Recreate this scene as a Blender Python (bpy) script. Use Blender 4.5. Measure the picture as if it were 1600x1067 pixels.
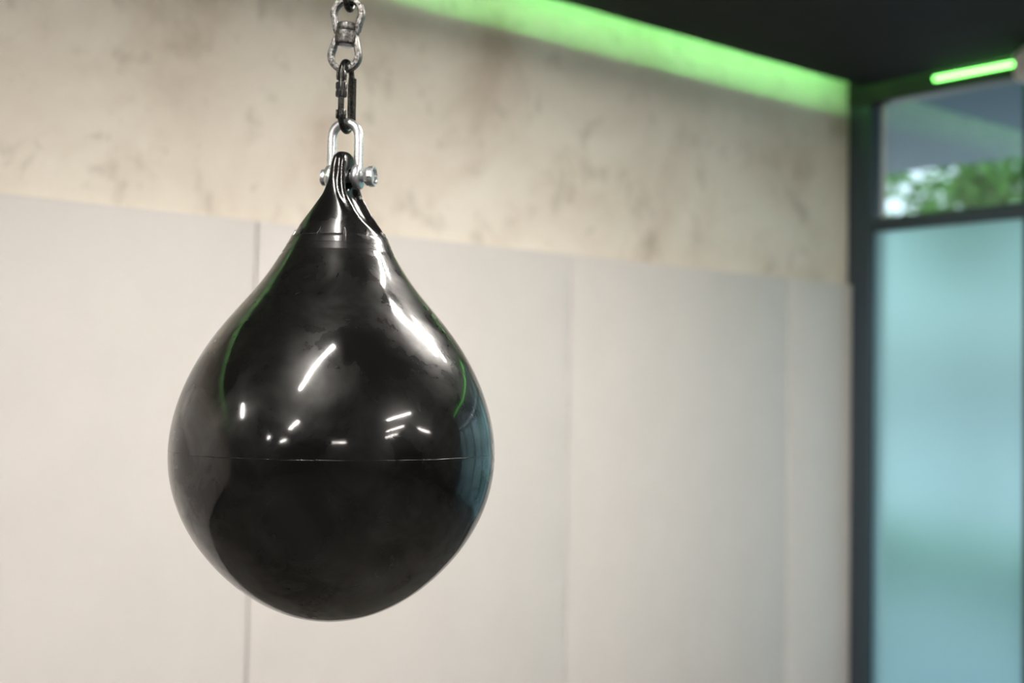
import bpy, bmesh, math, random
import numpy as np
from mathutils import Vector, Matrix, noise as mnoise

for o in list(bpy.data.objects):
    bpy.data.objects.remove(o, do_unlink=True)
SC = bpy.context.scene
COL = SC.collection
PI = math.pi

# ------------------------------------------------------------------ camera
F_PX, YAW, PITCH, ROLL = 1969.18, 0.86930, 0.0345, 0.0160
cam_loc = Vector((-5.624, -3.8922, 1.45))
fw = Vector((math.cos(PITCH) * math.cos(YAW), math.cos(PITCH) * math.sin(YAW), math.sin(PITCH)))
rt = fw.cross(Vector((0, 0, 1))).normalized()
up = rt.cross(fw)
r2 = rt * math.cos(ROLL) + up * math.sin(ROLL)
u2 = up * math.cos(ROLL) - rt * math.sin(ROLL)
cd = bpy.data.cameras.new('camera')
cam = bpy.data.objects.new('camera', cd)
COL.objects.link(cam)
cam.matrix_world = Matrix((
    (r2.x, u2.x, -fw.x, cam_loc.x),
    (r2.y, u2.y, -fw.y, cam_loc.y),
    (r2.z, u2.z, -fw.z, cam_loc.z),
    (0, 0, 0, 1)))
cd.sensor_width = 36.0
cd.lens = 36.0 * F_PX / 1600.0
cd.clip_start, cd.clip_end = 0.05, 300
cd.dof.use_dof = True
cd.dof.focus_distance = 1.98
cd.dof.aperture_fstop = 1.9
SC.camera = cam

# ------------------------------------------------------------------ world / exposure
world = bpy.data.worlds.new('world')
SC.world = world
world.use_nodes = True
wn = world.node_tree
wn.nodes.clear()
sky = wn.nodes.new('ShaderNodeTexSky')
sky.sky_type = 'NISHITA'
sky.sun_disc = False
sky.sun_elevation = math.radians(48)
sky.sun_rotation = math.radians(200)
sky.air_density, sky.dust_density, sky.ozone_density = 1.0, 3.0, 1.0
bgn = wn.nodes.new('ShaderNodeBackground')
bgn.inputs['Strength'].default_value = 0.60
won = wn.nodes.new('ShaderNodeOutputWorld')
hsv = wn.nodes.new('ShaderNodeHueSaturation')        # thin overcast: paler sky
hsv.inputs['Saturation'].default_value = .50
wn.links.new(sky.outputs[0], hsv.inputs['Color'])
wn.links.new(hsv.outputs[0], bgn.inputs['Color'])
wn.links.new(bgn.outputs[0], won.inputs['Surface'])

SC.view_settings.view_transform = 'Standard'
SC.view_settings.look = 'None'
SC.view_settings.gamma = 1.0
SC.view_settings.use_curve_mapping = False
SC.view_settings.exposure = 0.0

LAMP_E = 280.0      # radiance of the linear lamps
GREEN_E = 84.0     # radiance of the green LED strips

# ------------------------------------------------------------------ helpers: materials
def new_mat(name):
    m = bpy.data.materials.new(name)
    m.use_nodes = True
    nt = m.node_tree
    b = nt.nodes['Principled BSDF']
    return m, nt, b

def pbr(name, col, rough=.5, metal=0., spec=.5, coat=0., coat_r=.05):
    m, nt, b = new_mat(name)
    b.inputs['Base Color'].default_value = (*col, 1)
    b.inputs['Roughness'].default_value = rough
    b.inputs['Metallic'].default_value = metal
    b.inputs['Specular IOR Level'].default_value = spec
    b.inputs['Coat Weight'].default_value = coat
    b.inputs['Coat Roughness'].default_value = coat_r
    return m

def nd(nt, t, **kw):
    n = nt.nodes.new(t)
    for k, v in kw.items():
        setattr(n, k, v)
    return n

def noise_tex(nt, scale, detail=4, rough=.55, dist=0., vec=None):
    n = nd(nt, 'ShaderNodeTexNoise')
    n.inputs['Scale'].default_value = scale
    n.inputs['Detail'].default_value = detail
    n.inputs['Roughness'].default_value = rough
    n.inputs['Distortion'].default_value = dist
    if vec is not None:
        nt.links.new(vec, n.inputs['Vector'])
    return n

def ramp(nt, fac, stops):
    r = nd(nt, 'ShaderNodeValToRGB')
    e = r.color_ramp.elements
    while len(e) > 1:
        e.remove(e[-1])
    e[0].position, e[0].color = stops[0][0], (*stops[0][1], 1)
    for p, c in stops[1:]:
        x = e.new(p)
        x.color = (*c, 1)
    nt.links.new(fac, r.inputs['Fac'])
    return r

def mixc(nt, fac, a, b, mode='MIX'):
    n = nd(nt, 'ShaderNodeMix', data_type='RGBA', blend_type=mode)
    for s, v in ((0, fac), (6, a), (7, b)):
        if hasattr(v, 'links'):
            nt.links.new(v, n.inputs[s])
        elif s == 0:
            n.inputs[0].default_value = v
        else:
            n.inputs[s].default_value = (*v, 1)
    return n.outputs[2]

def bump(nt, b, h, strength, dist, sock='Normal'):
    n = nd(nt, 'ShaderNodeBump')
    n.inputs['Strength'].default_value = strength
    n.inputs['Distance'].default_value = dist
    nt.links.new(h, n.inputs['Height'])
    nt.links.new(n.outputs[0], b.inputs[sock])
    return n

def objvec(nt, scale=(1, 1, 1)):
    tc = nd(nt, 'ShaderNodeTexCoord')
    mp = nd(nt, 'ShaderNodeMapping')
    mp.inputs['Scale'].default_value = scale
    nt.links.new(tc.outputs['Object'], mp.inputs['Vector'])
    return mp.outputs[0]

def emission(name, col, strength):
    m = bpy.data.materials.new(name)
    m.use_nodes = True
    nt = m.node_tree
    nt.nodes.clear()
    e = nd(nt, 'ShaderNodeEmission')
    e.inputs['Color'].default_value = (*col, 1)
    e.inputs['Strength'].default_value = strength
    o = nd(nt, 'ShaderNodeOutputMaterial')
    nt.links.new(e.outputs[0], o.inputs[0])
    return m

# ---- concrete wall: beige limewash with warm clouds and grey pits
def concrete():
    m, nt, b = new_mat('beige_concrete')
    v = objvec(nt)
    big = noise_tex(nt, 1.5, 6, .6, .5, v)
    base = ramp(nt, big.outputs[0], [(.32, (.60, .51, .42)), (.46, (.75, .68, .585)), (.56, (.81, .755, .66)), (.70, (.84, .79, .70))])
    pink = noise_tex(nt, 2.2, 4, .5, .2, v)
    pf = ramp(nt, pink.outputs[0], [(.45, (0, 0, 0)), (.75, (.55, .55, .55))])
    c1 = mixc(nt, pf.outputs[0], base.outputs[0], (.77, .68, .60))
    v2 = objvec(nt, (1.0, 1.0, .75))
    sp = noise_tex(nt, 5.4, 6, .66, .35, v2)
    sf = ramp(nt, sp.outputs[0], [(.555, (0, 0, 0)), (.66, (.42, .42, .42)), (.74, (.66, .66, .66))])
    c2 = mixc(nt, sf.outputs[0], c1, (.40, .355, .29))
    sp2 = noise_tex(nt, 11., 3, .6, .8, v)
    sf2 = ramp(nt, sp2.outputs[0], [(.62, (0, 0, 0)), (.74, (.4, .4, .4))])
    c3 = mixc(nt, sf2.outputs[0], c2, (.40, .35, .28))
    nt.links.new(c3, b.inputs['Base Color'])
    b.inputs['Roughness'].default_value = .75
    b.inputs['Specular IOR Level'].default_value = .25
    bump(nt, b, sp.outputs[0], .25, .004)
    return m

def black_vinyl(name, wob=1.0, coat_r=.045):
    m, nt, b = new_mat(name)
    v = objvec(nt)
    b.inputs['Base Color'].default_value = (.0042, .0041, .0040, 1)
    hz = noise_tex(nt, 9., 4, .56, .3, v)
    rr = ramp(nt, hz.outputs[0], [(.35, (.27, .27, .27)), (.65, (.40, .40, .40))])
    nt.links.new(rr.outputs[0], b.inputs['Roughness'])
    hz2 = noise_tex(nt, 11., 4, .58, .4, v)
    sl = ramp(nt, hz2.outputs[0], [(.38, (.012, .012, .012)), (.76, (.34, .34, .34))])
    nt.links.new(sl.outputs[0], b.inputs['Specular IOR Level'])
    b.inputs['Coat Weight'].default_value = 0.85
    b.inputs['Coat Roughness'].default_value = coat_r
    b.inputs['Coat IOR'].default_value = 1.48
    # slow waviness of the moulded skin
    mpw = nd(nt, 'ShaderNodeMapping')
    mpw.inputs['Location'].default_value = (3.7, 1.9, .6)
    nt.links.new(v, mpw.inputs['Vector'])
    w1 = noise_tex(nt, 10., 1, .4, 0, mpw.outputs[0])
    bp = bump(nt, b, w1.outputs[0], .07 * wob, .05, 'Coat Normal')
    nt.links.new(bp.outputs[0], b.inputs['Normal'])
    return m

def worn_metal(name, c_hi, c_lo, rough=.35, scale=160., lo=.42, hi=.6, metal=1.):
    m, nt, b = new_mat(name)
    v = objvec(nt)
    n = noise_tex(nt, scale, 5, .65, .2, v)
    r = ramp(nt, n.outputs[0], [(lo, c_lo), (hi, c_hi)])
    nt.links.new(r.outputs[0], b.inputs['Base Color'])
    b.inputs['Metallic'].default_value = metal
    b.inputs['Roughness'].default_value = rough
    bump(nt, b, n.outputs[0], .2, .0008)
    return m

def schlick(nt, f0):
    lw = nd(nt, 'ShaderNodeLayerWeight')
    lw.inputs['Blend'].default_value = .5
    pw = nd(nt, 'ShaderNodeMath', operation='POWER')
    pw.inputs[1].default_value = 5.0
    ma = nd(nt, 'ShaderNodeMath', operation='MULTIPLY_ADD')
    ma.inputs[1].default_value = 1 - f0
    ma.inputs[2].default_value = f0
    nt.links.new(lw.outputs['Facing'], pw.inputs[0])
    nt.links.new(pw.outputs[0], ma.inputs[0])
    return ma

def arch_glass(name, tint=(.86, .93, .95), rough=0.0):
    """thin window glass: fresnel reflection over straight transmission"""
    m = bpy.data.materials.new(name)
    m.use_nodes = True
    nt = m.node_tree
    nt.nodes.clear()
    t = nd(nt, 'ShaderNodeBsdfTransparent')
    t.inputs[0].default_value = (*tint, 1)
    g = nd(nt, 'ShaderNodeBsdfGlossy')
    g.inputs['Roughness'].default_value = rough
    fr = schlick(nt, .16)
    mx = nd(nt, 'ShaderNodeMixShader')
    o = nd(nt, 'ShaderNodeOutputMaterial')
    nt.links.new(fr.outputs[0], mx.inputs[0])
    nt.links.new(t.outputs[0], mx.inputs[1])
    nt.links.new(g.outputs[0], mx.inputs[2])
    nt.links.new(mx.outputs[0], o.inputs[0])
    return m

def frosted_glass(name):
    m = bpy.data.materials.new(name)
    m.use_nodes = True
    nt = m.node_tree
    nt.nodes.clear()
    rf = nd(nt, 'ShaderNodeBsdfRefraction')
    rf.inputs['Color'].default_value = (.65, .84, .85, 1)
    rf.inputs['Roughness'].default_value = .33
    rf.inputs['IOR'].default_value = 1.3
    tl = nd(nt, 'ShaderNodeBsdfTranslucent')
    tl.inputs['Color'].default_value = (.68, .87, .885, 1)
    g = nd(nt, 'ShaderNodeBsdfGlossy')
    g.inputs['Roughness'].default_value = .25
    mx = nd(nt, 'ShaderNodeMixShader')
    mx.inputs[0].default_value = .38
    fr = schlick(nt, .03)
    mx2 = nd(nt, 'ShaderNodeMixShader')
    o = nd(nt, 'ShaderNodeOutputMaterial')
    nt.links.new(rf.outputs[0], mx.inputs[1])
    nt.links.new(tl.outputs[0], mx.inputs[2])
    nt.links.new(fr.outputs[0], mx2.inputs[0])
    nt.links.new(mx.outputs[0], mx2.inputs[1])
    nt.links.new(g.outputs[0], mx2.inputs[2])
    nt.links.new(mx2.outputs[0], o.inputs[0])
    return m

def leaf_mat(name, c1, c2):
    m = bpy.data.materials.new(name)
    m.use_nodes = True
    nt = m.node_tree
    nt.nodes.clear()
    v = objvec(nt)
    n = noise_tex(nt, 3., 2, .5, 0, v)
    r = ramp(nt, n.outputs[0], [(.35, c1), (.65, c2)])
    d = nd(nt, 'ShaderNodeBsdfDiffuse')
    t = nd(nt, 'ShaderNodeBsdfTranslucent')
    mx = nd(nt, 'ShaderNodeMixShader')
    mx.inputs[0].default_value = .5
    o = nd(nt, 'ShaderNodeOutputMaterial')
    nt.links.new(r.outputs[0], d.inputs[0])
    nt.links.new(r.outputs[0], t.inputs[0])
    nt.links.new(d.outputs[0], mx.inputs[1])
    nt.links.new(t.outputs[0], mx.inputs[2])
    nt.links.new(mx.outputs[0], o.inputs[0])
    return m

def speckle(name, c1, c2, scale, rough, spec=.4):
    m, nt, b = new_mat(name)
    v = objvec(nt)
    n = noise_tex(nt, scale, 5, .6, 0, v)
    r = ramp(nt, n.outputs[0], [(.38, c1), (.62, c2)])
    nt.links.new(r.outputs[0], b.inputs['Base Color'])
    b.inputs['Roughness'].default_value = rough
    b.inputs['Specular IOR Level'].default_value = spec
    bump(nt, b, n.outputs[0], .1, .002)
    return m

M = dict(
    concrete=concrete(),
    panel=speckle('pale_panel_vinyl', (.655, .624, .600), (.672, .641, .617), 5., .5, .35),
    ceil=speckle('black_ceiling_paint', (.0055, .0055, .0055), (.008, .008, .008), 8., .75, .2),
    dark=speckle('dark_wall_paint', (.022, .020, .019), (.028, .025, .023), 4., .6, .3),
    floor=speckle('dark_rubber_floor', (.070, .064, .058), (.095, .087, .079), 60., .42, .4),
    frame=pbr('anthracite_frame', (.036, .055, .072), .38, 0, .5),
    header=pbr('black_header', (.010, .011, .011), .3, 0, .5),
    clear=arch_glass('clear_glass'),
    frost=frosted_glass('frosted_glass'),
    bag=black_vinyl('black_vinyl', 1.0, .085),
    neck=black_vinyl('black_vinyl_neck', .5, .16),
    galv=worn_metal('galvanised_steel', (.70, .725, .74), (.48, .51, .53), .33, 260., .36, .56, .92),
    antique=worn_metal('antique_steel', (.19, .187, .18), (.025, .025, .025), .42, 210., .36, .60),
    blacksteel=worn_metal('black_oxide_steel', (.075, .072, .066), (.018, .018, .018), .34, 300., .40, .66),
    knurl=pbr('black_knurled_sleeve', (.018, .018, .018), .35, .6, .5),
    white=pbr('white_plastic', (.72, .70, .67), .4),
    alu=pbr('aluminium_profile', (.62, .63, .64), .35, .9),
    cable=pbr('steel_cable', (.3, .3, .3), .4, 1),
    lamp=emission('lamp_diffuser', (1.0, .935, .865), LAMP_E),
    green=emission('green_led', (.30, 1.0, .28), GREEN_E),
    green2=emission('green_led_tube', (.20, 1.0, .15), 8.0),
    pave=speckle('pale_paving', (.50, .50, .49), (.57, .57, .56), 3., .8),
    soffit=pbr('grey_blue_soffit', (.21, .30, .37), .7),
    bark=speckle('grey_bark', (.09, .075, .065), (.16, .135, .12), 30., .9),
    leaf=leaf_mat('tree_leaf', (.05, .20, .045), (.14, .37, .075)),
    leaf2=leaf_mat('hedge_leaf', (.14, .56, .14), (.24, .72, .20)),
)

# ------------------------------------------------------------------ helpers: meshes
def mesh_obj(name, verts, faces, mat, parent=None, smooth=True, angle=None):
    me = bpy.data.meshes.new(name)
    me.from_pydata([tuple(v) for v in verts], [], [tuple(f) for f in faces])
    me.update()
    bm = bmesh.new()
    bm.from_mesh(me)
    bmesh.ops.recalc_face_normals(bm, faces=bm.faces)
    bm.to_mesh(me)
    bm.free()
    me.materials.append(mat)
    if smooth:
        me.polygons.foreach_set('use_smooth', [True] * len(me.polygons))
        if angle is not None:
            me.set_sharp_from_angle(angle=math.radians(angle))
    o = bpy.data.objects.new(name, me)
    COL.objects.link(o)
    if parent:
        o.parent = parent
    return o

class Geo:
    def __init__(self):
        self.v, self.f = [], []
    def add(self, v, f, mtx=None):
        b = len(self.v)
        for p in v:
            p = Vector(p)
            self.v.append(mtx @ p if mtx is not None else p)
        for q in f:
            self.f.append([b + i for i in q])
        return self
    def obj(self, name, mat, parent=None, smooth=True, angle=35):
        return mesh_obj(name, self.v, self.f, mat, parent, smooth, angle)

def g_box(lo, hi, bev=0., seg=2):
    bm = bmesh.new()
    bmesh.ops.create_cube(bm, size=1)
    for v in bm.verts:
        v.co = Vector([lo[i] + (v.co[i] + .5) * (hi[i] - lo[i]) for i in range(3)])
    if bev > 0:
        bmesh.ops.bevel(bm, geom=list(bm.edges), offset=bev, segments=seg, profile=.5, affect='EDGES')
    bm.verts.index_update()
    v = [p.co.copy() for p in bm.verts]
    f = [[p.index for p in q.verts] for q in bm.faces]
    bm.free()
    return v, f

def box(name, lo, hi, mat, parent=None, bev=0., seg=2):
    v, f = g_box(lo, hi, bev, seg)
    return mesh_obj(name, v, f, mat, parent, True, 30)

def g_lathe(prof, n=64, cap=True, closed=False):
    """prof: (r, z) list revolved about local Z; r==0 ends become poles"""
    v, f = [], []
    rings = []
    for r, z in prof:
        if r < 1e-7:
            rings.append([len(v)])
            v.append((0, 0, z))
        else:
            rings.append(list(range(len(v), len(v) + n)))
            for i in range(n):
                a = 2 * PI * i / n
                v.append((r * math.cos(a), r * math.sin(a), z))
    pairs = list(zip(rings[:-1], rings[1:]))
    if closed:
        pairs.append((rings[-1], rings[0]))
    for A, B in pairs:
        for i in range(n):
            j = (i + 1) % n
            if len(A) == 1 and len(B) == 1:
                continue
            if len(A) == 1:
                f.append((A[0], B[i], B[j]))
            elif len(B) == 1:
                f.append((A[i], A[j], B[0]))
            else:
                f.append((A[i], A[j], B[j], B[i]))
    if cap and not closed:
        if len(rings[0]) > 1:
            f.append(tuple(rings[0][::-1]))
        if len(rings[-1]) > 1:
            f.append(tuple(rings[-1]))
    return v, f

def g_sweep(path, section, closed=False, radii=None, ref=None):
    """section: (a,b) points; a along the 'side' vector, b along the binormal"""
    P = [Vector(p) for p in path]
    n, k = len(P), len(section)
    T = []
    for i in range(n):
        if closed:
            t = P[(i + 1) % n] - P[i - 1]
        else:
            t = P[min(i + 1, n - 1)] - P[max(i - 1, 0)]
        T.append(t.normalized())
    v, f = [], []
    side = None
    for i in range(n):
        if ref is not None:
            b = Vector(ref)
            b = (b - T[i] * b.dot(T[i])).normalized()
            s = b.cross(T[i])
        else:
            if side is None:
                a = Vector((0, 0, 1)) if abs(T[i].z) < .9 else Vector((1, 0, 0))
                side = a.cross(T[i]).normalized()
            s = (side - T[i] * side.dot(T[i])).normalized()
            side = s
            b = T[i].cross(s)
        q = 1. if radii is None else radii[i]
        for a_, b_ in section:
            v.append(P[i] + s * a_ * q + b * b_ * q)
    m = n if closed else n - 1
    for i in range(m):
        for j in range(k):
            i2 = (i + 1) % n
            j2 = (j + 1) % k
            f.append((i * k + j, i * k + j2, i2 * k + j2, i2 * k + j))
    if not closed:
        f.append(tuple(range(k))[::-1])
        f.append(tuple(range((n - 1) * k, n * k)))
    return v, f

def circ(r, n=14, sx=1., sy=1.):
    return [(r * sx * math.cos(2 * PI * i / n), r * sy * math.sin(2 * PI * i / n)) for i in range(n)]

def rrect(w, h, r, n=3):
    """rounded rectangle section, w along a, h along b"""
    o = []
    for cx, cy, a0 in ((w / 2 - r, h / 2 - r, 0), (-w / 2 + r, h / 2 - r, 90), (-w / 2 + r, -h / 2 + r, 180), (w / 2 - r, -h / 2 + r, 270)):
        for i in range(n + 1):
            a = math.radians(a0 + 90 * i / n)
            o.append((cx + r * math.cos(a), cy + r * math.sin(a)))
    return o

def thing(name, label, cat, loc=(0, 0, 0), rotz=0., group=None):
    o = bpy.data.objects.new(name, None)
    COL.objects.link(o)
    o.location = loc
    o.rotation_euler = (0, 0, rotz)
    o.empty_display_size = .1
    tag(o, label, cat, group)
    return o

def tag(o, label, cat, group=None):
    o['label'] = label
    o['category'] = cat
    if group:
        o['group'] = group
    return o

def struct(o):
    o['kind'] = 'structure'
    return o

def copy_tree(o, parent=None):
    c = o.copy()
    COL.objects.link(c)
    if parent:
        c.parent = parent
    for ch in [x for x in bpy.data.objects if x.parent == o]:
        copy_tree(ch, c)
    return c

# ================================================================== SETTING
XL, YF, ZT = -12.5, -10.0, 3.40
FZ = -.32
floor = struct(box('floor', (XL, YF, FZ - .10), (0.06, 0.0, FZ), M['floor']))
wb = struct(box('wall_back', (XL, 0.0, FZ - .1), (0.30, .20, ZT), M['concrete']))
struct(box('wall_left', (XL - .2, YF, FZ - .1), (XL, .20, ZT), M['dark']))
struct(box('wall_front', (XL - .2, YF - .2, FZ - .1), (.30, YF, ZT), M['dark']))
struct(box('wall_right', (-.06, YF, FZ - .1), (.30, -4.30, ZT), M['dark']))
struct(box('ceiling', (XL, YF, 3.002), (-.15, -.15, 3.022), M['ceil']))
struct(box('ceiling_slab', (XL - .2, YF - .2, ZT), (.30, .20, ZT + .2), M['ceil']))

# pale wall panels on the back wall (children of the wall)
SEAM0, PITCHX, GAP = -3.5148, 1.4709, .0055
edges = [SEAM0 + PITCHX * k for k in range(-4, 3)]
spans = [(edges[i], edges[i + 1]) for i in range(len(edges) - 1)] + [(edges[-1], -.047)]
for i, (a, b) in enumerate(spans):
    box('wall_panel', (a + GAP / 2, -.030, FZ + .10), (b - (GAP / 2 if b < -.1 else 0), -.002, 2.0), M['panel'], wb, .006, 3)
struct(box('baseboard_back', (XL, -.018, FZ), (-.05, 0.0, FZ + .095), M['header'], None, .003))

# ---- window wall: dark frame, clear panes above a transom, frosted panes below
w1 = bpy.data.objects.new('window_1', None)
COL.objects.link(w1)
struct(w1)
box('corner_post', (-.05, -.1375, FZ), (.05, 0.0, 2.935), M['frame'], w1, .003)
box('header', (-.055, -4.30, 2.930), (.06, 0.0, ZT), M['header'], w1, .003)
box('sill', (-.05, -4.30, FZ), (.05, -.1375, FZ + .06), M['frame'], w1, .003)
y = -.1375
BAY, MUL = .8235, .075
k = 0
while y > -4.2:
    y2 = y - BAY
    if y2 < -4.30:
        y2 = -4.30
    box('transom', (-.05, y2, 2.268), (.05, y, 2.338), M['frame'], w1, .003)
    box('clear_pane', (-.006, y2, 2.338), (.006, y, 2.930), M['clear'], w1)
    box('frosted_pane', (-.006, y2, FZ + .06), (.006, y, 2.268), M['frost'], w1)
    if y2 > -4.25:
        box('mullion', (-.05, y2 - MUL, FZ + .06), (.05, y2, 2.930), M['frame'], w1, .003)
    y = y2 - MUL

# ================================================================== OUTSIDE
struct(box('ground', (.06, -30, -.60), (60, 45, -.42), M['pave']))
struct(box('trim_1', (.06, -14, 3.15), (3.0, 16, 3.35), M['soffit'], None, .01))      # overhanging eave outside

def foliage(name, mat, parent, centre, rad, n, size, seed, flat=1.0):
    rnd = random.Random(seed)
    V, Fc = [], []
    blobs = []
    for _ in range(34):
        u = Vector((rnd.gauss(0, 1), rnd.gauss(0, 1), rnd.gauss(0, 1))).normalized()
        q = rnd.random() ** .5
        blobs.append((Vector((u.x * rad[0] * q, u.y * rad[1] * q, u.z * rad[2] * q * flat)), rnd.uniform(.20, .42)))
    for _ in range(n):
        c, br = rnd.choice(blobs)
        u = Vector((rnd.gauss(0, 1), rnd.gauss(0, 1), rnd.gauss(0, 1))).normalized()
        q = rnd.uniform(.3, 1.) ** .6
        p = Vector(centre) + c + Vector((u.x * rad[0], u.y * rad[1], u.z * rad[2])) * br * q
        ax = Vector((rnd.gauss(0, 1), rnd.gauss(0, 1), rnd.gauss(0, .6))).normalized()
        bx = ax.cross(Vector((rnd.gauss(0, 1), rnd.gauss(0, 1), rnd.gauss(0, 1)))).normalized()
        nx = ax.cross(bx)
        s = size * rnd.uniform(.7, 1.3)
        b = len(V)
        V += [p - ax * s, p + bx * s * .45 + nx * s * .12, p + ax * s, p - bx * s * .45 + nx * s * .12]
        Fc += [(b, b + 1, b + 2), (b, b + 2, b + 3)]
    o = mesh_obj(name, V, Fc, mat, parent, False)
    o['kind'] = 'stuff'
    return o

def tree(x, y, h, rad, seed, label, n=5200):
    t = thing('tree', label, 'tree', (x, y, -.45), 0, 'trees outside the window')
    rnd = random.Random(seed)
    pts = [(0, 0, 0), (.03, .02, h * .3), (.0, .05, h * .6), (.05, .0, h * .95)]
    G = Geo().add(*g_sweep(pts, circ(.09, 10), radii=[1.2, 1., .8, .35]))
    for a in range(5):
        an = a * 1.3 + rnd.random()
        z0 = h * rnd.uniform(.45, .75)
        e = (math.cos(an) * rad[0] * .7, math.sin(an) * rad[1] * .7, z0 + rad[2] * .6)
        G.add(*g_sweep([(0, .03, z0), (e[0] * .5, e[1] * .5, z0 + .2), e], circ(.035, 7), radii=[1.2, .8, .3]))
    G.obj('trunk', M['bark'], t)
    foliage('foliage', M['leaf'], t, (0, 0, h + .45), rad, n, .085, seed)
    return t

TREES = [(5.6, -.4, 3.35, 'green leafy tree in the near row, right of the pane edge mullion'),
         (5.5, 2.25, 3.30, 'green leafy tree in the near row, filling most of the clear pane'),
         (5.7, 4.45, 3.40, 'green leafy tree in the near row, beside the dark corner post'),
         (8.4, 1.80, 3.75, 'green leafy tree in the far row, right of the pane edge mullion'),
         (8.5, 4.45, 3.75, 'green leafy tree in the far row, behind the one filling the clear pane'),
         (8.3, 7.00, 3.70, 'green leafy tree in the far row, behind the dark corner post')]
for k, (tx, ty, hh, lab) in enumerate(TREES):
    tree(tx, ty, hh, (.75, .88, 1.0), 3 + 5 * k, lab, 950)
hd = thing('hedge', 'low green hedge seen blurred through the frosted pane', 'hedge', (3.7, .9, -.42))
for k in range(6):
    foliage('foliage', M['leaf2'], hd, (0, -2.4 + k * .95, .42), (.32, .62, .42), 3400, .045, 40 + k)
G = Geo()
for k in range(12):
    yy = -2.7 + k * .5
    G.add(*g_sweep([(0, yy, 0), (.02, yy + .05, .2), (-.03, yy + .1, .45)], circ(.012, 6)))
G.obj('stems', M['bark'], hd)['kind'] = 'stuff'

# ================================================================== LIGHT FITTINGS
# green LED strip hidden in the ceiling cove along the back wall
ct = thing('led_strip', 'green LED strip in the ceiling cove washing the top of the concrete wall', 'led strip', (0, 0, 3.125))
box('profile', (-12.3, -.334, -.012), (-.16, -.266, 0.0), M['alu'], ct)
box('diffuser', (-12.3, -.330, 0.0), (-.16, -.270, .014), M['green'], ct, .004)
# LED strip under the ceiling along the window header
lw = thing('led_strip', 'bright green LED strip under the ceiling above the window panes', 'led strip', (-.085, -.52, 2.990))
G = Geo().add(*g_box((-.006, -3.78, .006), (.028, 0, .012)))
G.add(*g_box((.014, -3.78, -.012), (.028, 0, .012)))
G.obj('profile', M['alu'], lw)
Gd = Geo().add(*g_sweep([(0, -3.77, -.004), (0, -.004, -.004)], circ(.0095, 14)))
Gd.obj('diffuser', M['green2'], lw)

# pale rounded box under the ceiling at the right edge
sb = thing('ceiling_box', 'small pale rounded box under the ceiling at the right edge beside the green strip', 'box', (-.25, -1.112, 3.002))
G = Geo().add(*g_box((-.06, -.08, -.155), (.06, .07, -.02), .028, 4))
G.obj('housing', M['white'], sb)
box('mount', (-.03, -.04, -.022), (.03, .04, 0), M['white'], sb, .004)

# linear lamps under the ceiling (their reflections are the streaks on the bag; one is added for light)
def lamp(length, label):
    t = thing('linear_lamp', label, 'lamp', (0, 0, 0), 0, 'linear ceiling lamps reflected in the bag')
    G = Geo().add(*g_box((-length / 2, -.034, -.030), (length / 2, .034, .03), .003))
    for s in (-1, 1):                                  # side skirts shield the recessed diffuser
        G.add(*g_box((-length / 2, s * .032 - .002, -.0400), (length / 2, s * .032 + .002, -.028)))
    G.obj('housing', M['alu'], t)
    box('diffuser', (-length / 2 + .01, -.0295, -.0465), (length / 2 - .01, .0295, -.030), M['lamp'], t)
    for s in (-1, 1):
        G = Geo().add(*g_sweep([(s * length * .4, 0, .03), (s * length * .4, 0, .152)], circ(.003, 8)))
        G.obj('suspension_cable', M['cable'], t)
    return t
LAMPS = [(-5.50, -2.84, 14, 'white linear ceiling lamp reflected as the streak left of the bag centre'),
         (-3.10, -2.47, -6, 'white linear ceiling lamp reflected as the longest streak on the right of the bag'),
         (-1.20, -6.90, 0, 'added white linear ceiling lamp that brightens the wall near the window'),  # extra lamp, added only to lift the wall beside the window
         (-2.62, -2.31, -6, 'white linear ceiling lamp side by side with the one reflected as the longest streak'),
         (-8.10, -1.50, -4, 'white linear ceiling lamp reflected at the far left of the bag'),
         (-8.00, -4.05, 8, 'white linear ceiling lamp reflected low on the left of the bag'),
         (-3.68, -5.18, 24, 'white linear ceiling lamp reflected low on the right of the bag'),
         (-3.58, -6.90, 24, 'white linear ceiling lamp reflected second from below on the right of the bag'),
         (-3.55, -8.50, 24, 'white linear ceiling lamp reflected as the lowest streak on the right of the bag'),
         (-7.90, -7.90, -20, 'white linear ceiling lamp reflected as the small streak under the bag centre'),
         (-11.2, -3.60, 4, 'white linear ceiling lamp reflected as the lowest streak on the left of the bag'),
         (-11.2, -5.00, 4, 'white linear ceiling lamp reflected beside the lowest streak on the left')]
proto = None
for x, y, rz, lab in LAMPS:
    if proto is None:
        proto = o = lamp(1.15, lab)
    else:
        o = copy_tree(proto)
        o['label'] = lab
    o.location = (x, y, 2.85)
    o.rotation_euler = (0, 0, math.radians(rz))

# ================================================================== PUNCHING BAG
AX, AY, ROT = -4.4962, -2.0971, math.radians(57.8615 - 90.0)
ZB = 1.0544
bag = thing('punching_bag', 'large glossy black teardrop punching bag hanging from a steel shackle', 'punching bag', (AX, AY, ZB), ROT)
CX, CXT = .0042, .0110             # bag axis and lug axis, local x
PROF = [(1.7080, .0708), (1.6908, .0795), (1.6757, .0868), (1.6607, .0952), (1.6430, .1055), (1.6242, .1175), (1.5883, .1459), (1.5525, .1758), (1.5162, .2035), (1.4799, .2254), (1.4443, .2422),
        (1.4086, .2548), (1.3725, .2634), (1.3364, .2669), (1.3014, .2662), (1.2611, .2567), (1.2252, .2418), (1.1903, .2235),
        (1.1544, .1965), (1.1186, .1600), (1.0828, .1005), (1.0560, 0.0)]

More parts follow.
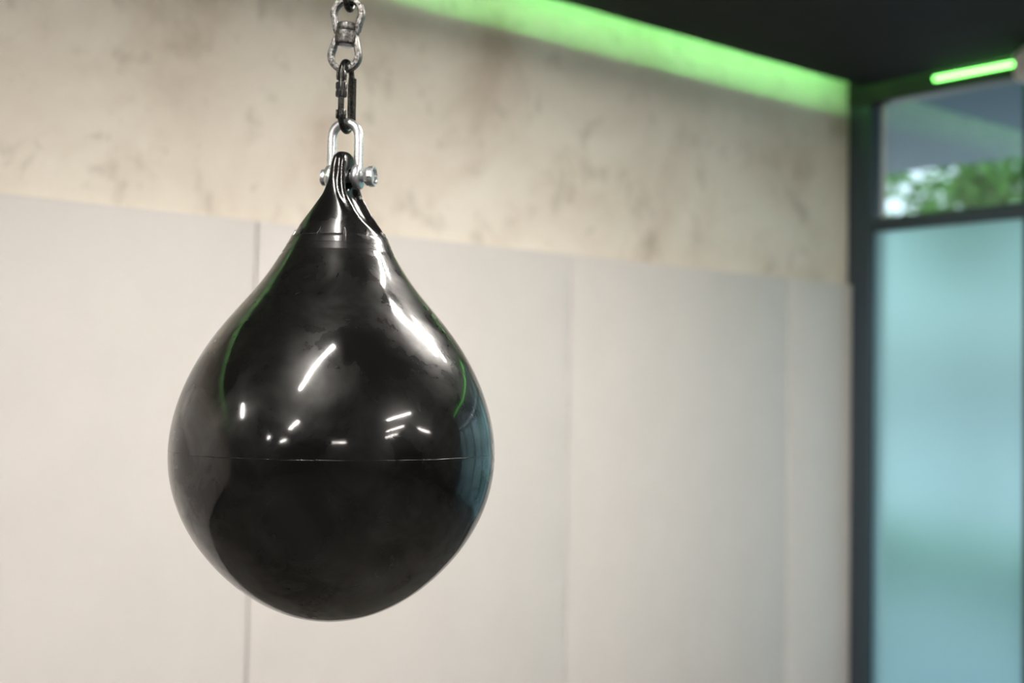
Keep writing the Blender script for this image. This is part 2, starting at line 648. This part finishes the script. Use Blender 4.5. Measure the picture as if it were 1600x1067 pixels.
def cat(pts, n):
    """Catmull-Rom resample"""
    out = []
    P = [np.array(p) for p in pts]
    P = [2 * P[0] - P[1]] + P + [2 * P[-1] - P[-2]]
    for i in range(1, len(P) - 2):
        for j in range(n):
            t = j / n
            a, b, c, d = P[i - 1:i + 3]
            out.append(.5 * (2 * b + (c - a) * t + (2 * a - 5 * b + 4 * c - d) * t * t + (3 * b - a - 3 * c + d) * t ** 3))
    out.append(P[-2])
    return out

# upper skin: smooth spline through the measured radii; lower skin: sphere-like cap
zz = np.array([p[0] for p in PROF])[::-1]
rr = np.array([p[1] for p in PROF])[::-1]
th = np.arctan2(zz - 1.318, np.maximum(rr, 1e-6))          # parametrise by angle, so the pole is regular
rho = np.hypot(zz - 1.318, rr)
# mirrored about the pole so that the bottom stays smooth
th_m = np.concatenate([th, -PI - th[1:]])
rho_m = np.concatenate([rho, rho[1:]])
cf = np.polyfit(th_m + PI / 2, rho_m, 14)
def bag_curve(n):
    a0, a1 = -PI / 2, th[-1]
    o = []
    for i in range(n + 1):
        a = a0 + (a1 - a0) * i / n
        q = np.polyval(cf, a + PI / 2)
        o.append((q * math.cos(a) if i else 0.0, 1.318 + q * math.sin(a)))
    return o
curve = bag_curve(150)
ZT_ = 1.6905
_b = sorted((z, r) for r, z in curve)
bz, brr = np.array([q[0] for q in _b]), np.array([q[1] for q in _b])
def body_r(z):
    return float(np.interp(z, bz, brr))
# the outer skin ends under the collar line; the neck goes on inside it
curve = [(r - .0012 * max(0, min(1, (z - 1.664) / .0012)), z) for r, z in curve if z < ZT_]
curve += [(body_r(ZT_) - .0012, ZT_), (body_r(ZT_) - .0040, ZT_ + .0004)]
v, f = g_lathe([(r, z - ZB) for r, z in curve], 192)
cv = []
for x, y, z in v:
    zz_ = z + ZB
    cx = CX + (CXT - CX) * max(0, min(1, (zz_ - 1.66) / .10))
    cv.append((x + cx, y, z))
body = mesh_obj('body', cv, f, M['bag'], bag, True, 60)
# moulding line round the widest girth
rs = max(r for r, z in curve)
v, f = g_lathe([(rs + .0003 * math.cos(a), 1.3360 - ZB + .0007 * math.sin(a)) for a in np.linspace(0, 2 * PI, 9)[:-1]], 192, False, True)
mesh_obj('mold_seam', [(x + CX, y, z) for x, y, z in v], f, M['bag'], bag)

# ---- neck: solid of revolution with a scoop on both pin sides and a tunnel for the pin (signed distance + surface nets)
PINZ = 1.7934
PA = math.radians(22)
pinv = np.array([math.cos(PA), -math.sin(PA)])      # pin axis (local xy): to the right and towards the viewer
perp = np.array([math.sin(PA), math.cos(PA)])
H = .0013
gx = np.arange(-.112, .112, H)
gz = np.arange(1.652, 1.845, H)
XX, YY, ZZ = np.meshgrid(gx, gx, gz, indexing='ij')
nz_k = np.array([1.640, 1.6607, 1.6908, 1.7134, 1.7337, 1.7641, 1.7944, 1.8100, 1.8230, 1.8310, 1.8350, 1.8365])
nr_k = np.array([.1035, .0920, .0772, .0672, .0580, .0463, .0375, .0345, .0302, .0232, .0135, .0010])
def pchip(xk, yk, x):
    h = np.diff(xk)
    dl = np.diff(yk) / h
    d = np.zeros_like(yk)
    for i in range(1, len(xk) - 1):
        if dl[i - 1] * dl[i] > 0:
            w1, w2 = 2 * h[i] + h[i - 1], h[i] + 2 * h[i - 1]
            d[i] = (w1 + w2) / (w1 / dl[i - 1] + w2 / dl[i])
    d[0], d[-1] = dl[0], dl[-1]
    k = np.clip(np.searchsorted(xk, x) - 1, 0, len(h) - 1)
    t = (x - xk[k]) / h[k]
    return ((1 + 2 * t) * (1 - t) ** 2 * yk[k] + t * (1 - t) ** 2 * h[k] * d[k] + t * t * (3 - 2 * t) * yk[k + 1] + t * t * (t - 1) * h[k] * d[k + 1])
nz = np.linspace(1.640, 1.8365, 500)
nr = pchip(nz_k, nr_k, nz)
wz_k = np.array([1.640, 1.680, 1.690, 1.705, 1.720, 1.742, 1.764, 1.785, 1.800, 1.850])
wr_k = np.array([.20, .092, .080, .0640, .050, .0335, .0205, .0155, .0146, .0142])
wz = np.linspace(1.640, 1.85, 500)
wr = pchip(wz_k, wr_k, wz)
dz = np.linspace(1.66, 1.85, 400)
dr = pchip(np.array([1.66, 1.688, 1.705, 1.725, 1.755, 1.775, 1.790, 1.805, 1.85]), np.array([.0, .003, .012, .019, .015, .007, .003, .001, 0.]), dz)
def neck_sdf(X, Y, Z):
    cx = CX + (CXT - CX) * np.clip((Z - 1.66) / .10, 0, 1)
    x0 = X - cx
    a = x0 * pinv[0] + Y * pinv[1]
    b = x0 * perp[0] + Y * perp[1]
    r = np.interp(Z + np.clip((Z - 1.79) / .03, 0, 1) * .0085 * np.clip(np.abs(a) / .0135, 0, 1.3) ** 3, nz, nr)
    # slightly squared so that the arch over the pin keeps its width
    rad = np.sqrt(x0 * x0 + Y * Y)
    d = (rad - r) * .82
    d = np.where(Z > 1.8365, np.maximum(d, Z - 1.8365), d)
    # scoops
    w = np.interp(Z, wz, wr)
    yr = np.sqrt(np.maximum(r * r - w * w, 1e-8))
    dish = np.interp(Z, dz, dr)
    face = w - dish * np.clip(1 - (b / (yr * .88)) ** 4, 0, 1)
    s = (np.abs(a) - face) * .72
    k = np.interp(Z, [1.70, 1.77, 1.80], [.0032, .0050, .0080])
    h = np.clip(.5 - .5 * (s - d) / k, 0, 1)          # smooth max
    d = s * (1 - h) + d * h + k * h * (1 - h)
    # groove across the top of the arch between the two rims
    g = np.interp(Z, [1.695, 1.74, 1.79, 1.83], [0, .0014, .0030, .0036]) * np.exp(-((w - a - .0118) / .0046) ** 2)
    d = d + g
    # tunnel
    t = .0130 - np.sqrt(b * b + ((Z - PINZ + .004) / 1.25) ** 2)
    k = .004
    h = np.clip(.5 - .5 * (t - d) / k, 0, 1)
    d = t * (1 - h) + d * h + k * h * (1 - h)
    return np.maximum(d, 1.6575 - Z)

def surface_nets(S, org, h):
    ins = S < 0
    nx, ny, nz_ = S.shape
    corners = [(i, j, k) for i in (0, 1) for j in (0, 1) for k in (0, 1)]
    cnt = np.zeros((nx - 1, ny - 1, nz_ - 1), int)
    for c in corners:
        cnt += ins[c[0]:nx - 1 + c[0], c[1]:ny - 1 + c[1], c[2]:nz_ - 1 + c[2]]
    act = (cnt > 0) & (cnt < 8)
    idx = -np.ones(act.shape, int)
    cells = np.argwhere(act)
    idx[act] = np.arange(len(cells))
    acc = np.zeros((len(cells), 3))
    num = np.zeros(len(cells))
    for a in corners:
        for ax in range(3):
            if a[ax]:
                continue
            b = list(a)
            b[ax] = 1
            ca = cells + np.array(a)
            cb = cells + np.array(b)
            sa = S[ca[:, 0], ca[:, 1], ca[:, 2]]
            sb_ = S[cb[:, 0], cb[:, 1], cb[:, 2]]
            m = (sa < 0) != (sb_ < 0)
            t = np.where(m, sa / np.where(m, sa - sb_, 1), 0)
            p = np.array(a)[None, :] + 0.
            p = np.repeat(p, len(cells), 0)
            p[:, ax] += t
            acc[m] += p[m]
            num[m] += 1
    V = (cells + acc / num[:, None]) * h + np.array(org)
    F = []
    for ax in range(3):
        u, w = (ax + 1) % 3, (ax + 2) % 3
        sl0 = [slice(None)] * 3
        sl1 = [slice(None)] * 3
        sl0[ax] = slice(0, -1)
        sl1[ax] = slice(1, None)
        cr = np.argwhere(ins[tuple(sl0)] != ins[tuple(sl1)])
        lim = [nx - 1, ny - 1, nz_ - 1]
        ok = (cr[:, u] > 0) & (cr[:, w] > 0) & (cr[:, u] < lim[u]) & (cr[:, w] < lim[w])
        cr = cr[ok]
        def at(du, dw):
            q = cr.copy()
            q[:, u] -= du
            q[:, w] -= dw
            return idx[q[:, 0], q[:, 1], q[:, 2]]
        F.append(np.stack([at(1, 1), at(0, 1), at(0, 0), at(1, 0)], 1))
    return V, np.concatenate(F)

S = neck_sdf(XX, YY, ZZ)
V, Fq = surface_nets(S, (gx[0], gx[0], gz[0]), H)
for _ in range(4):                                   # pull the vertices onto the surface
    e = 5e-4
    d0 = neck_sdf(V[:, 0], V[:, 1], V[:, 2])
    g = np.stack([neck_sdf(V[:, 0] + e, V[:, 1], V[:, 2]) - d0, neck_sdf(V[:, 0], V[:, 1] + e, V[:, 2]) - d0,
                  neck_sdf(V[:, 0], V[:, 1], V[:, 2] + e) - d0], 1) / e
    st = d0[:, None] * g / np.maximum((g * g).sum(1), .15)[:, None]
    V = V - np.clip(st, -.0008, .0008)
# a little Laplacian smoothing
ed = np.concatenate([Fq[:, [0, 1]], Fq[:, [1, 2]], Fq[:, [2, 3]], Fq[:, [3, 0]]])
ed = np.unique(np.sort(ed, 1), axis=0)
for _ in range(9):
    acc = np.zeros_like(V)
    n_ = np.zeros(len(V))
    np.add.at(acc, ed[:, 0], V[ed[:, 1]])
    np.add.at(acc, ed[:, 1], V[ed[:, 0]])
    np.add.at(n_, ed[:, 0], 1)
    np.add.at(n_, ed[:, 1], 1)
    V = V * .5 + .5 * acc / n_[:, None]
V[:, 2] -= ZB
neck = mesh_obj('neck', V, Fq.tolist(), M['neck'], bag, True, None)

# ---- collar: thin upper layer of the body skin, with pointed tabs along its top edge
def collar():
    n = 720
    z0, z1 = 1.660, 1.6900
    v, f = [], []
    def radius(zq):
        return body_r(zq) if zq < 1.6905 else body_r(1.6905) + (float(np.interp(zq, nz, nr)) - float(np.interp(1.6905, nz, nr))) - .0010 * min(1, (zq - 1.6905) / .004)
    def centre(zq):
        return CX + (CXT - CX) * min(1, max(0, (zq - 1.66) / .10))
    edge = []
    m = 8
    for i in range(n):
        a = 2 * PI * i / n
        rel = (math.degrees(a) + 10) % 30.0            # a pointed tab every 30 degrees
        spike = max(0, 1 - abs(rel - 15) / 2.4) * .0108
        ztop = z1 + spike
        for zq, off in ((1.6640, -.0014), (1.6644, -.0002), (1.6760, -.0002), (1.6763, .0003), (1.684, .0003), (ztop - .0008, .0006), (ztop, .0002), (ztop, -.003)):
            r = radius(zq) + off
            v.append((centre(zq) + r * math.cos(a), r * math.sin(a), zq - ZB))
        r = radius(ztop) + .0004
        edge.append((centre(ztop) + r * math.cos(a), r * math.sin(a), ztop - ZB))
    for i in range(n):
        j = (i + 1) % n
        for q in range(m - 1):
            f.append((i * m + q, j * m + q, j * m + q + 1, i * m + q + 1))
    return v, f, edge
v, f, edge = collar()
cl = mesh_obj('collar', v, f, M['neck'], bag, True, 40)
v, f = g_sweep(edge, circ(.0006, 6), closed=True)
mesh_obj('collar_edge', v, f, M['neck'], cl, True, 60)

# ================================================================== SHACKLE
def to_bag(p):
    return p
sh = thing('shackle', 'bright galvanised bow shackle bolted through the top of the black bag', 'shackle', (AX, AY, PINZ), ROT)
R3 = Matrix.Rotation(-PA, 4, 'Z')
T0 = Matrix.Translation((.0125, 0, 0)) @ R3            # local frame: x along the pin
path = []
BW, BR = .0235, .0079
ztop = 1.8927 - BR - PINZ
zc_ = ztop - BW
path += [(-BW - .0005, 0, .010 + (zc_ - .010) * t) for t in np.linspace(0, 1, 8)[:-1]]
path += [(-BW * math.cos(a), 0, zc_ + BW * math.sin(a)) for a in np.linspace(0, PI, 22)]
path += [(BW + .0005, 0, .010 + (zc_ - .010) * t) for t in np.linspace(1, 0, 8)[1:]]
G = Geo().add(*g_sweep(path, circ(BR, 18), ref=(0, 1, 0)), T0)
for s in (-1, 1):
    ear = [(.0102, -.0070), (.0170, -.0072), (.0202, -.0055), (.0214, -.002), (.0214, .002), (.0202, .0055), (.0170, .0072), (.0102, .0070)]
    v, f = g_lathe(ear, 40, False, True)
    G.add(v, f, T0 @ Matrix.Translation((s * BW, 0, 0)) @ Matrix.Rotation(PI / 2, 4, 'Y'))
G.obj('bow', M['galv'], sh, True, 50)
G = Geo()
prof = [(0, -.041), (.0115, -.041), (.0135, -.0395), (.0138, -.0335), (.0130, -.0315), (.0097, -.0310), (.0097, .0310)]
z = .031
while z < .0475:
    prof += [(.0097, z), (.0088, z + .0007)]
    z += .0015
prof += [(.0095, .0485), (.0088, .0495), (0, .0495)]
v, f = g_lathe(prof, 36)
G.add(v, f, T0 @ Matrix.Rotation(PI / 2, 4, 'Y'))
G.obj('pin', M['galv'], sh, True, 40)
# castle nut: hexagon, then a slotted round crown
G = Geo()
v, f = g_lathe([(.0100, .0372), (.0142, .0372), (.0152, .0382), (.0152, .0430), (.0145, .0440), (.0100, .0440)], 6, False, True)
G.add(v, f, T0 @ Matrix.Rotation(PI / 2, 4, 'Y') @ Matrix.Rotation(math.radians(12), 4, 'Z'))
for k in range(6):
    secs = []
    for t in np.linspace(-27, 27, 9):
        a = math.radians(60 * k + t + 12)
        secs.append(a)
    vv, ff = [], []
    ring = [(.0090, .0432), (.0160, .0432), (.0173, .0445), (.0173, .0520), (.0160, .0535), (.0130, .0535), (.0120, .0520), (.0120, .0470), (.0090, .0470)]
    for a in secs:
        for r, z in ring:
            vv.append((r * math.cos(a), r * math.sin(a), z))
    m = len(ring)
    for i in range(len(secs) - 1):
        for q in range(m):
            ff.append((i * m + q, i * m + (q + 1) % m, (i + 1) * m + (q + 1) % m, (i + 1) * m + q))
    ff += [tuple(range(m)), tuple(range((len(secs) - 1) * m, len(secs) * m))]
    G.add(vv, ff, T0 @ Matrix.Rotation(PI / 2, 4, 'Y'))
G.obj('nut', M['galv'], sh, True, 35)

# ================================================================== CARABINER
ZC = 1.92925
cb = thing('carabiner', 'black screw-lock carabiner linking the swivel to the shackle', 'carabiner', (AX, AY, ZC), ROT)
ca = math.radians(22.6)
T1 = Matrix.Translation((.0125, 0, 0)) @ Matrix.Rotation(PI / 2 - ca, 4, 'Z')     # local x: gate -> spine (away, right)
CW, CH, CR = .0225, .05825, .0050
zs = CH - CW
P = []
P += [(-CW, 0, zs - .008), (-CW, 0, zs - .002)]
P += [(-CW * math.cos(a), 0, zs + CW * math.sin(a)) for a in np.linspace(0, PI, 20)]
sp0 = len(P)
P += [(CW, 0, z) for z in np.linspace(zs, -zs, 12)[1:-1]]
sp1 = len(P)
P += [(CW * math.cos(a), 0, -zs - CW * math.sin(a)) for a in np.linspace(0, PI, 20)]
P += [(-CW, 0, -zs + .002), (-CW, 0, -zs + .008)]
G = Geo().add(*g_sweep(P, circ(CR, 16), ref=(0, 1, 0)), T1)
G.obj('frame', M['blacksteel'], cb, True, 50)
# grooved spine: a flat bar proud of the round stock with two ribs
G = Geo().add(*g_sweep([(CW, 0, z) for z in np.linspace(zs + .004, -zs - .004, 6)], rrect(.0088, .0120, .002), radii=[.78, 1, 1, 1, 1, .78], ref=(0, 1, 0)), T1)
for s in (-1, 1):
    G.add(*g_sweep([(CW - s * .0026, -.0064, z) for z in np.linspace(zs, -zs, 4)], rrect(.0018, .002, .0006), ref=(0, 1, 0)), T1)
G.obj('spine', M['blacksteel'], cb, True, 40)
G = Geo().add(*g_lathe([(0, -zs + .002), (.0046, -zs + .002), (.0050, -zs + .004), (.0050, zs - .004), (.0046, zs - .002), (0, zs - .002)], 20), T1 @ Matrix.Translation((-CW, 0, 0)))
G.obj('gate', M['blacksteel'], cb, True, 40)
# hinge lugs and pins, top and bottom of the gate
for zq in (zs - .004, -zs + .003):
    G = Geo()
    for s in (-1, 1):
        G.add(*g_box((-CW - .0045, s * .0062 - .0016, zq - .009), (-CW + .0045, s * .0062 + .0016, zq + .006), .0012, 2), T1)
    G.add(*g_lathe([(0, -.0088), (.0022, -.0088), (.0026, -.0080), (.0026, .0080), (.0022, .0088), (0, .0088)], 12), T1 @ Matrix.Translation((-CW, 0, zq - .002)) @ Matrix.Rotation(PI / 2, 4, 'X'))
    G.obj('hinge', M['blacksteel'], cb, True, 40)
# knurled sleeve
G = Geo()
nk, rings = 36, [(.0056, -.0125), (.0086, -.0120), (.0094, -.0105), (.0094, -.0030), (.0086, -.0022), (.0086, .0012), (.0094, .0020), (.0094, .0105), (.0086, .0120), (.0056, .0125)]
vv, ff = [], []
for r, z in rings:
    for i in range(nk):
        a = 2 * PI * i / nk
        q = r - (.0012 if (i % 3 == 0 and r > .009) else 0)
        vv.append((q * math.cos(a), q * math.sin(a), z))
for i in range(len(rings) - 1):
    for j in range(nk):
        ff.append((i * nk + j, i * nk + (j + 1) % nk, (i + 1) * nk + (j + 1) % nk, (i + 1) * nk + j))
ff += [tuple(range(nk)), tuple(range((len(rings) - 1) * nk, len(rings) * nk))]
G.add(vv, ff, T1 @ Matrix.Translation((-CW, 0, .0065)))
G.obj('screw_sleeve', M['knurl'], cb, True, 30)

# ================================================================== SWIVEL
ZS = 2.0330
sw = thing('swivel', 'worn dark silver double-eye swivel between the chain and the black carabiner', 'swivel', (AX, AY, ZS), ROT)
T2 = Matrix.Translation((.0105, 0, 0)) @ Matrix.Rotation(math.radians(3.2), 4, 'Y') @ Matrix.Rotation(math.radians(-17), 4, 'Z')
def eye(sign, z_in, z_c, r, z_out):
    """teardrop eye: arms from the barrel side out to a ring of centre-line radius r"""
    pts = []
    a_end = math.radians(-22)
    ring = [(r * math.cos(a), z_c + r * math.sin(a)) for a in np.linspace(a_end, PI - a_end, 30)]
    arm = [(.0168 + (ring[0][0] - .0168) * t, z_in + (ring[0][1] - z_in) * t) for t in (0, .25, .5, .75)]
    pts += arm + ring + [(-x, z) for x, z in arm[::-1]]
    path = [Vector((x, 0, sign * z)) for x, z in pts]
    taper = [.72, .84, .94, 1.] + [1.] * len(ring) + [1., .94, .84, .72]
    G = Geo().add(*g_sweep(path, rrect(.0104, .0140, .0022), radii=taper, ref=(0, 1, 0)), T2)
    # raised cast blocks on both faces and long ribs on the arms
    for ang in (12, 42, 72, 108, 138, 168):
        a = math.radians(ang)
        c = Matrix.Translation((r * math.cos(a), 0, sign * (z_c + r * math.sin(a)))) @ Matrix.Rotation(-sign * (a - PI / 2), 4, 'Y')
        for s in (-1, 1):
            G.add(*g_box((-.0034, s * .0070 - .0011, -.0012), (.0034, s * .0070 + .0011, .0046), .0006, 1), T2 @ c)
    for sx in (-1, 1):
        for s in (-1, 1):
            pr = [Vector((sx * (.0168 + (ring[0][0] - .0168) * t + .0032), s * .0066, sign * (z_in + (ring[0][1] - z_in) * t))) for t in (.2, .6, 1.)]
            G.add(*g_sweep(pr, rrect(.0022, .0022, .0006), ref=(0, 1, 0)), T2)
    return G
eu = eye(1, .0020, .0365, .0240, 0).obj('upper_eye', M['antique'], sw, True, 40)
el = eye(-1, .0010, .0345, .0240, 0)
el.obj('lower_eye', M['antique'], sw, True, 40)
G = Geo().add(*g_lathe([(0, .0200), (.0145, .0200), (.0168, .0188), (.0172, .0170), (.0172, .0085), (.0165, .0068), (0, .0068)], 40), T2)
G.obj('upper_barrel', M['antique'], sw, True, 40)
G = Geo().add(*g_lathe([(0, .0062), (.0176, .0062), (.0190, .0050), (.0188, -.0120), (.0182, -.0148), (.0165, -.0160), (0, -.0160)], 40), T2)
G.obj('lower_barrel', M['antique'], sw, True, 40)
G = Geo().add(*g_lathe([(0, -.0155), (.0108, -.0155), (.0112, -.0185), (.0095, -.0200), (0, -.0205)], 30), T2)
G.obj('rivet_head', M['galv'], sw, True, 40)

# ================================================================== CHAIN up to the ceiling
ch = thing('chain', 'dark steel chain holding up the swivel at the top edge', 'chain', (AX, AY, 2.072), ROT)
LI, LW, LR = .0270, .0130, .0052           # straight half-length, half width, stock radius
def link_geo():
    p = [(LW * math.cos(a), 0, LI - .004 + LW * math.sin(a)) for a in np.linspace(0, PI, 12)]
    p += [(LW * math.cos(a), 0, -LI + .004 + LW * math.sin(a)) for a in np.linspace(PI, 2 * PI, 12)]
    return g_sweep(p, circ(LR, 12), closed=True, ref=(0, 1, 0))
v, f = link_geo()
lk = mesh_obj('link', v, f, M['blacksteel'], ch)
half_out = LI - .004 + LW + LR
step = 2 * (half_out - 2 * LR) + .0
z = half_out
first = True
i = 0
while 2.072 + z + half_out < 2.99:
    o = lk if i == 0 else lk.copy()
    if i:
        COL.objects.link(o)
        o.parent = ch
    o.location = (.0140 , 0, z)
    o.rotation_euler = (0, 0, math.radians(65) if i % 2 == 0 else math.radians(-25))
    z += step
    i += 1
ztop = 2.072 + z - step + half_out
hook = thing('ceiling_hook', 'black steel ceiling hook and plate carrying the chain', 'hook', (AX, AY, 3.002), ROT)
G = Geo().add(*g_box((-.046, -.06, -.008), (.074, .06, 0), .002))
hz_ = ztop - 3.002 - LR * 2
G.add(*g_sweep([(.014 - .02 * math.cos(a), 0, hz_ + .021 - .0 + .02 * math.sin(a)) for a in np.linspace(-PI * .5 - 1.6, PI, 24)][::-1] , circ(.005, 12), ref=(0, 1, 0)))
G.add(*g_sweep([(.014, 0, hz_ + .040), (.014, 0, -.004)], circ(.005, 12)))
G.obj('hook', M['blacksteel'], hook, True, 40)
